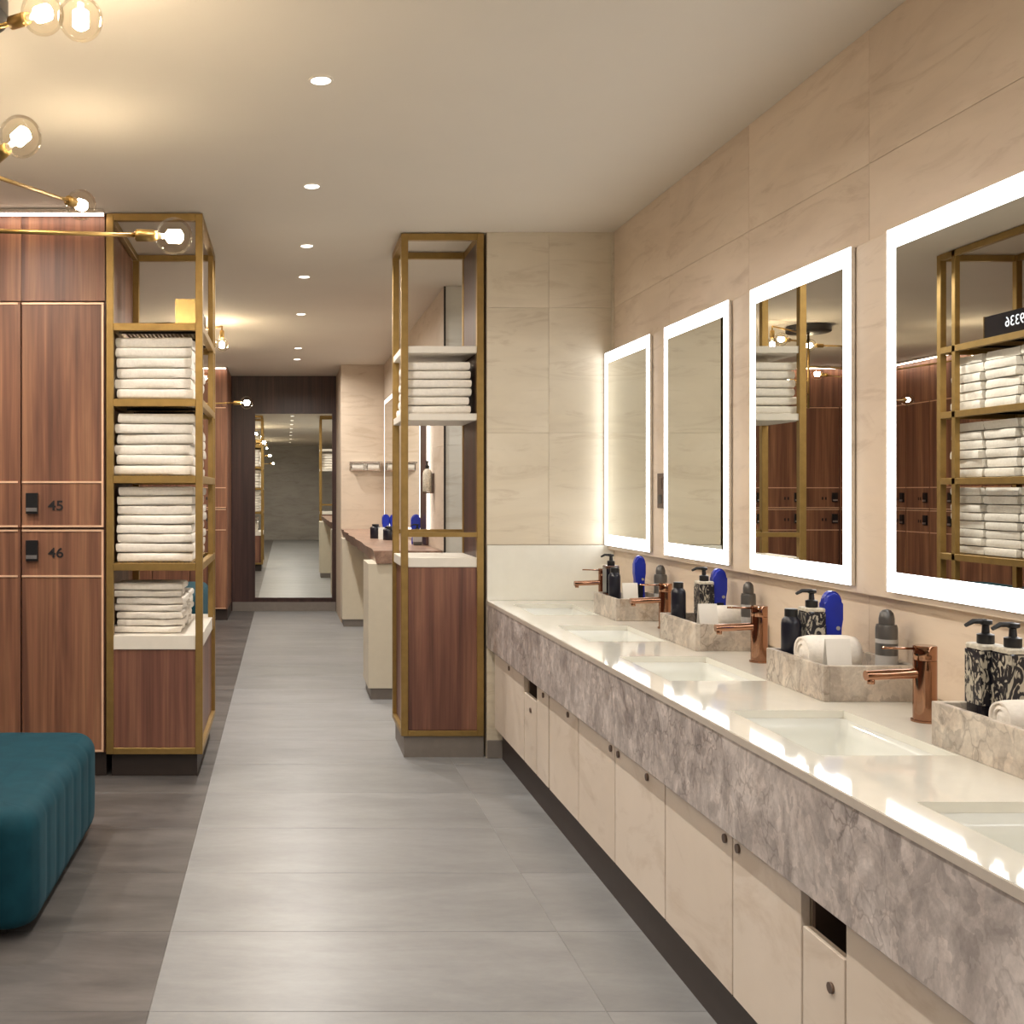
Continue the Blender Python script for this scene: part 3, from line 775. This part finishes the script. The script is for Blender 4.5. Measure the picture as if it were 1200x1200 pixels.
# ------------------------------------------------------------------ upholstered benches
def bench_mesh(lx, ly, h):
    R, pitch = .10, .145
    segs = []; per = 2*(lx+ly-4*R)+2*PI*R; n = int(round(per/pitch)); NS = n*8
    def outline(s, ins):
        r = max(R-ins*.6, .02); a, b_ = lx-2*R, ly-2*R
        arcs = PI*R/2
        L = [('l', a), ('c', arcs), ('l', b_), ('c', arcs), ('l', a), ('c', arcs), ('l', b_), ('c', arcs)]
        corners = [Vector((lx/2-R, -ly/2+R)), Vector((lx/2-R, ly/2-R)), Vector((-lx/2+R, ly/2-R)), Vector((-lx/2+R, -ly/2+R))]
        starts = [Vector((-lx/2+R, -ly/2)), None, Vector((lx/2, -ly/2+R)), None, Vector((lx/2-R, ly/2)), None, Vector((-lx/2, ly/2-R)), None]
        dirs = [Vector((1, 0)), None, Vector((0, 1)), None, Vector((-1, 0)), None, Vector((0, -1)), None]
        nrm = [Vector((0, -1)), None, Vector((1, 0)), None, Vector((0, 1)), None, Vector((-1, 0)), None]
        for k, (ty, ln) in enumerate(L):
            if s <= ln or k == 7:
                if ty == 'l': return starts[k]+dirs[k]*s, nrm[k]
                c = corners[k//2]; a0 = -PI/2+(k//2)*PI/2; an = a0+s/ln*PI/2
                nn = Vector((math.cos(an), math.sin(an))); return c+nn*R, nn
            s -= ln
    prof = [(.030, .035), (.012, .045), (.002, .07)] + [(0, .07+(h-.145)*k/5) for k in range(1, 6)] + [(.075*(1-math.cos(k*PI/16)), h-.075+.075*math.sin(k*PI/16)) for k in range(1, 9)] + [(.12, h+.002), (.20, h+.003)]
    bm = bmesh.new(); rings = []
    for ins, z in prof:
        rr = []
        for k in range(NS):
            s = per*k/NS; p, nn = outline(s, ins)
            gr = 1-abs(math.sin(PI*k/8)); gr = gr**2.2
            fade = 1 if ins < .05 else max(0, 1-(ins-.05)/.12)
            depth = .006*gr*fade*(1 if z > .06 else .3)
            top = max(0, min(1, (z-(h-.075))/.075))
            q = p-nn*(ins if ins < R*.9 else R*.9)
            if ins > R*.9:
                c = Vector((max(-lx/2+ins, min(lx/2-ins, q.x)), max(-ly/2+ins, min(ly/2-ins, q.y)))); q = c + (q-c)*.15
            q = q-nn*depth*(1-top)
            rr.append(bm.verts.new((q.x, q.y, z-depth*top*.15)))
        rings.append(rr)
    for a, b_ in zip(rings, rings[1:]):
        for k in range(NS): bm.faces.new((a[k], a[(k+1) % NS], b_[(k+1) % NS], b_[k]))
    bm.faces.new(rings[0]); bm.faces.new(rings[-1])
    me = mesh_of('upholstery', bm, 'teal_velvet'); smooth(me, 70); return me
bmsh = bench_mesh(1.8, 1.17, .400)
t = thing('ottoman_bench', 'large teal fluted ottoman bench in the left foreground', 'bench', (-1.672, 3.835, 0), 0, 'teal ottoman benches')
obj('upholstery', None, None, t, me=bmsh)
obj('base', BX(-1.672-.82, -1.672+.80, 3.835-.50, 3.835+.50, 0, .036), 'black_metal', t)
b2 = dup(t, (-1.50, 8.10, 0), 0, 'taller teal upholstered seat in the far bay behind the left tower'); b2.scale = (1, 1, 1.65)

# ------------------------------------------------------------------ chandeliers
def globe(t, p, d, arm_to):
    p = Vector(p); d = Vector(d).normalized(); R = .054
    base = p-d*(R+.004)
    bm = bmesh.new()
    bmesh.ops.create_uvsphere(bm, u_segments=24, v_segments=14, radius=R)
    for f_ in bm.faces: f_.smooth = True
    bmesh.ops.translate(bm, verts=bm.verts[:], vec=p)
    g = obj('globe', bm, 'clear_glass', t)
    bm = bmesh.new(); tube(bm, [p-d*.024, p-d*.016, p+d*.018, p+d*.026], [.009, .020, .020, .009], 12); obj('filament', bm, 'bulb_filament', g)
    bm = bmesh.new(); tube(bm, [p-d*.05, p-d*.019], [.010, .006], 10); obj('stem', bm, 'white_card', g)
    bm = bmesh.new(); tube(bm, [base-d*.058, base-d*.052, base-d*.006, base+d*.006], [.010, .0175, .0175, .0145], 16); s = obj('socket', bm, 'brass', t)
    bm = bmesh.new(); tube(bm, [arm_to] + [base-d*.056], .0065, 10); obj('arm', bm, 'brass', t)
def chandelier(oy, label):
    o_ = Vector((0, oy, 0))
    sx, sy = -.93, 2.9
    t = thing('chandelier', label, 'chandelier', (sx, sy+oy, 2.05), 0, 'brass globe chandeliers')
    bm = bmesh.new(); lathe(bm, [(.0, .0), (.16, .0), (.17, .006), (.17, .056), (0, .056)], sx, sy+oy, CEIL-.060, 30); obj('canopy', bm, 'black_metal', t, sm=True)
    bm = bmesh.new(); tube(bm, [(sx, sy+oy, CEIL-.06), (sx, sy+oy, 2.06)], .009, 12); obj('pole', bm, 'brass', t)
    bm = bmesh.new(); tube(bm, [(-1.75, 3.2+oy, CEIL-.002), (-1.75, 3.2+oy, 2.10)], .009, 12); obj('pole', bm, 'brass', t)
    bm = bmesh.new(); tube(bm, [(sx, sy+oy, 2.40), (-1.75, 3.2+oy, 2.40)], .0075, 10); obj('cross_bar', bm, 'brass', t)
    G = [((-.325, 3.10, 2.124), (sx, sy, 2.095)), ((-.684, 2.75, 2.297), (sx, sy, 2.17)), ((-.73, 3.80, 2.404), (sx, sy, 2.285)),
         ((-.616, 2.70, 2.592), (sx, sy, 2.60)), ((-1.11, 3.25, 2.62), (-1.75, 3.2, 2.60)), ((-2.2, 3.7, 2.2), (-1.75, 3.2, 2.15)), ((-2.15, 2.7, 2.45), (-1.75, 3.2, 2.4)), ((-1.5, 3.9, 2.45), (-1.75, 3.2, 2.3))]
    for p, a in G:
        p, a = Vector(p)+o_, Vector(a)+o_
        globe(t, p, p-a, a)
    p = Vector((-.500, 2.60, 2.534))+o_
    globe(t, p, (0, 0, -1), p+Vector((0, 0, .15)))
    bm = bmesh.new(); tube(bm, [(sx, sy+oy, 2.66), p+Vector((0, 0, .146))], .0065, 10); obj('arm', bm, 'brass', t)
chandelier(0, 'brass chandelier with clear globe bulbs hanging at the upper left')
chandelier(-5.75, 'brass globe chandelier in the bay behind the viewer')
chandelier(5.75, 'farther brass globe chandelier glowing behind the left tower')

# ------------------------------------------------------------------ recessed downlights
def downlight(x, y, label, p=P_DOWN):
    t = thing('downlight', label, 'ceiling light', (x, y, CEIL-.004), 0, 'recessed downlights')
    bm = bmesh.new(); n = 24
    r0 = [bm.verts.new((x+.033*math.cos(a), y+.033*math.sin(a), CEIL-.003)) for a in [2*PI*k/n for k in range(n)]]
    r1 = [bm.verts.new((x+.040*math.cos(a), y+.040*math.sin(a), CEIL-.004)) for a in [2*PI*k/n for k in range(n)]]
    r2 = [bm.verts.new((x+.041*math.cos(a), y+.041*math.sin(a), CEIL-.0005)) for a in [2*PI*k/n for k in range(n)]]
    for a, b_ in ((r0, r1), (r1, r2)):
        for k in range(n): bm.faces.new((a[k], a[(k+1) % n], b_[(k+1) % n], b_[k]))
    obj('trim_ring', bm, 'ceiling_paint', t)
    bm = bmesh.new(); lathe(bm, [(0, 0), (.033, 0), (.033, .002)], x, y, CEIL-.003, 24); obj('lens', bm, 'downlight_lens', t)
    ld = bpy.data.lights.new('downlight_lamp', 'AREA'); ld.shape = 'DISK'; ld.size = .06; ld.energy = p; ld.color = WARM; ld.spread = math.radians(165)
    lo = bpy.data.objects.new('lamp', ld); C.objects.link(lo); lo.parent = t; lo.location = (0, 0, -.004)
dl = [3.50, 4.71, 5.85, 6.69, 8.09, 10.0, 10.84]
for k, y in enumerate(dl):
    downlight(.115, y, ('round ceiling downlight nearest the camera' if k == 0 else 'round ceiling downlight, %s from the camera along the aisle' % ORD[k]), P_DOWN if y < 6 else P_DOWN*1.9)
for k, y in enumerate((2.2, .9, -.5, -2.2, -4.0)): downlight(.115, y, 'round ceiling downlight behind the nearest visible one, %s back' % ORD[k], P_DOWN*1.1)
for k, (x, y) in enumerate(((-1.7, 1.2), (-1.7, -1.2), (-2.4, 7.6), (2.1, 6.5), (-1.35, 4.25), (-2.25, 4.25))): downlight(x, y, ['round ceiling downlight left of the aisle out of view', 'round ceiling downlight in the bay behind the viewer', 'round ceiling downlight over the far locker bay', 'round ceiling downlight in the side passage', 'added unseen downlight over the near bench, brightening the lockers', 'added unseen downlight over the far end of the near bench'][k], P_DOWN*1.4)  # all out of view; the pair over the bench added to brighten the lockers

# ------------------------------------------------------------------ corridor counter
t = thing('corridor_counter', 'brown stone counter with a dark live edge on cream pedestals', 'counter', (.80, 9.2, 0))
CZ = .992
bm = bmesh.new(); pts = []
n = 40
for k in range(n+1):
    y = 7.08+(YE2-.004-7.08)*k/n; pts.append((.585+.018*noise.noise(Vector((y*2.6, 3, 0)))+.008*math.sin(y*7), y))
pts = pts + [(XR2-.006, YE2-.004), (XR2-.006, 7.08)]
lo = [bm.verts.new((x+.02 if i <= n else x, y, CZ-.085)) for i, (x, y) in enumerate(pts)]; hi = [bm.verts.new((x, y, CZ)) for x, y in pts]
bm.faces.new(lo[::-1]); bm.faces.new(hi)
for k in range(len(pts)): bm.faces.new((lo[k], lo[(k+1) % len(pts)], hi[(k+1) % len(pts)], hi[k]))
obj('worktop', bm, 'brown_marble', t)
obj('pedestal', BX(.548, XR2-.006, 7.095, 7.55, .075, CZ-.087, .002, 1), 'cream_panel', t)
obj('pedestal_plinth', BX(.565, XR2-.006, 7.11, 7.55, 0, .074), 'plinth_grey', t)
obj('pedestal', BX(.580, .80, 10.95, YE2-.004, .075, CZ-.087, .002, 1), 'cream_panel', t)
obj('pedestal_plinth', BX(.595, .80, 10.96, YE2-.004, 0, .074), 'plinth_grey', t)
obj('back_panel', BX(.80, .83, 7.551, YE2-.004, .105, CZ-.087), 'cream_panel', t)
obj('back_plinth', BX(.82, .84, 7.551, YE2-.004, 0, .104), 'plinth_grey', t)
# toiletries on the corridor counter
TZ = CZ
blue_bottle(452, 9.2, 'the corridor counter pair, left one', .20, .065, .04)
blue_bottle(461, 9.2, 'the corridor counter pair, right one', .20, .065, .04)
small_bottle(440, 9.0, 'the corridor counter cluster, leftmost', .12, .045)
card(447, 8.8, 'front of the corridor counter bottles', .05, .10)
small_bottle(456, 8.7, 'front of the corridor counter blue pair', .11, .05)
blue_bottle(487, 8.0, 'the gap of the right tower', .22, .07, .04)
pump_bottle(489, 7.85, 'the right tower gap', .10, .06, 'grey_can', 'can_label', 'short grey pump bottle on the corridor counter, seen in ')
# chrome double holder on the corridor end wall
hx, hz = .838, 1.652
t = thing('wall_holder', 'chrome double holder with two white rolls on the corridor end wall', 'wall holder', (hx, YE2-.03, hz))
obj('back_plate', BX(hx-.165, hx+.165, YE2-.018, YE2-.002, hz-.045, hz+.05, .006, 2), 'chrome', t)
obj('hood', BX(hx-.168, hx+.168, YE2-.11, YE2-.018, hz+.034, hz+.052, .006, 2), 'chrome', t)
for q in (-.082, .082):
    bm = bmesh.new(); tube(bm, [(hx+q-.058, YE2-.06, hz-.004), (hx+q+.058, YE2-.06, hz-.004)], .034, 18); r = obj('roll', bm, 'white_card', t, sm=True)
    bm = bmesh.new(); tube(bm, [(hx+q-.066, YE2-.06, hz-.004), (hx+q+.066, YE2-.06, hz-.004)], .010, 10); obj('spindle', bm, 'chrome', r)
# wall mounted soap dispenser
dx, dy, dz = XR2-.045, 7.50, 1.385
t = thing('soap_dispenser', 'pale pump bottle in a bracket on the corridor wall, seen through the right tower', 'dispenser', (dx, dy, dz))
bm = bmesh.new(); lathe(bm, [(.030, 0), (.033, .004), (.033, .13), (.024, .15), (.012, .16)], dx, dy, dz, 18); obj('bottle', bm, 'label_cream', t, sm=True)
bm = bmesh.new(); lathe(bm, [(.014, .161), (.014, .185), (.006, .187), (.006, .205), (.012, .207), (.012, .216), (0, .217)], dx, dy, dz, 14); obj('pump', bm, 'cap_black', t, sm=True)
bm = bmesh.new(); box(bm, dx-.036, dx+.036, dy-.036, dy+.036, dz-.012, dz-.001); box(bm, dx+.034, dx+.042, dy-.03, dy+.03, dz-.012, dz+.13); obj('bracket', bm, 'bronze_plate', t)
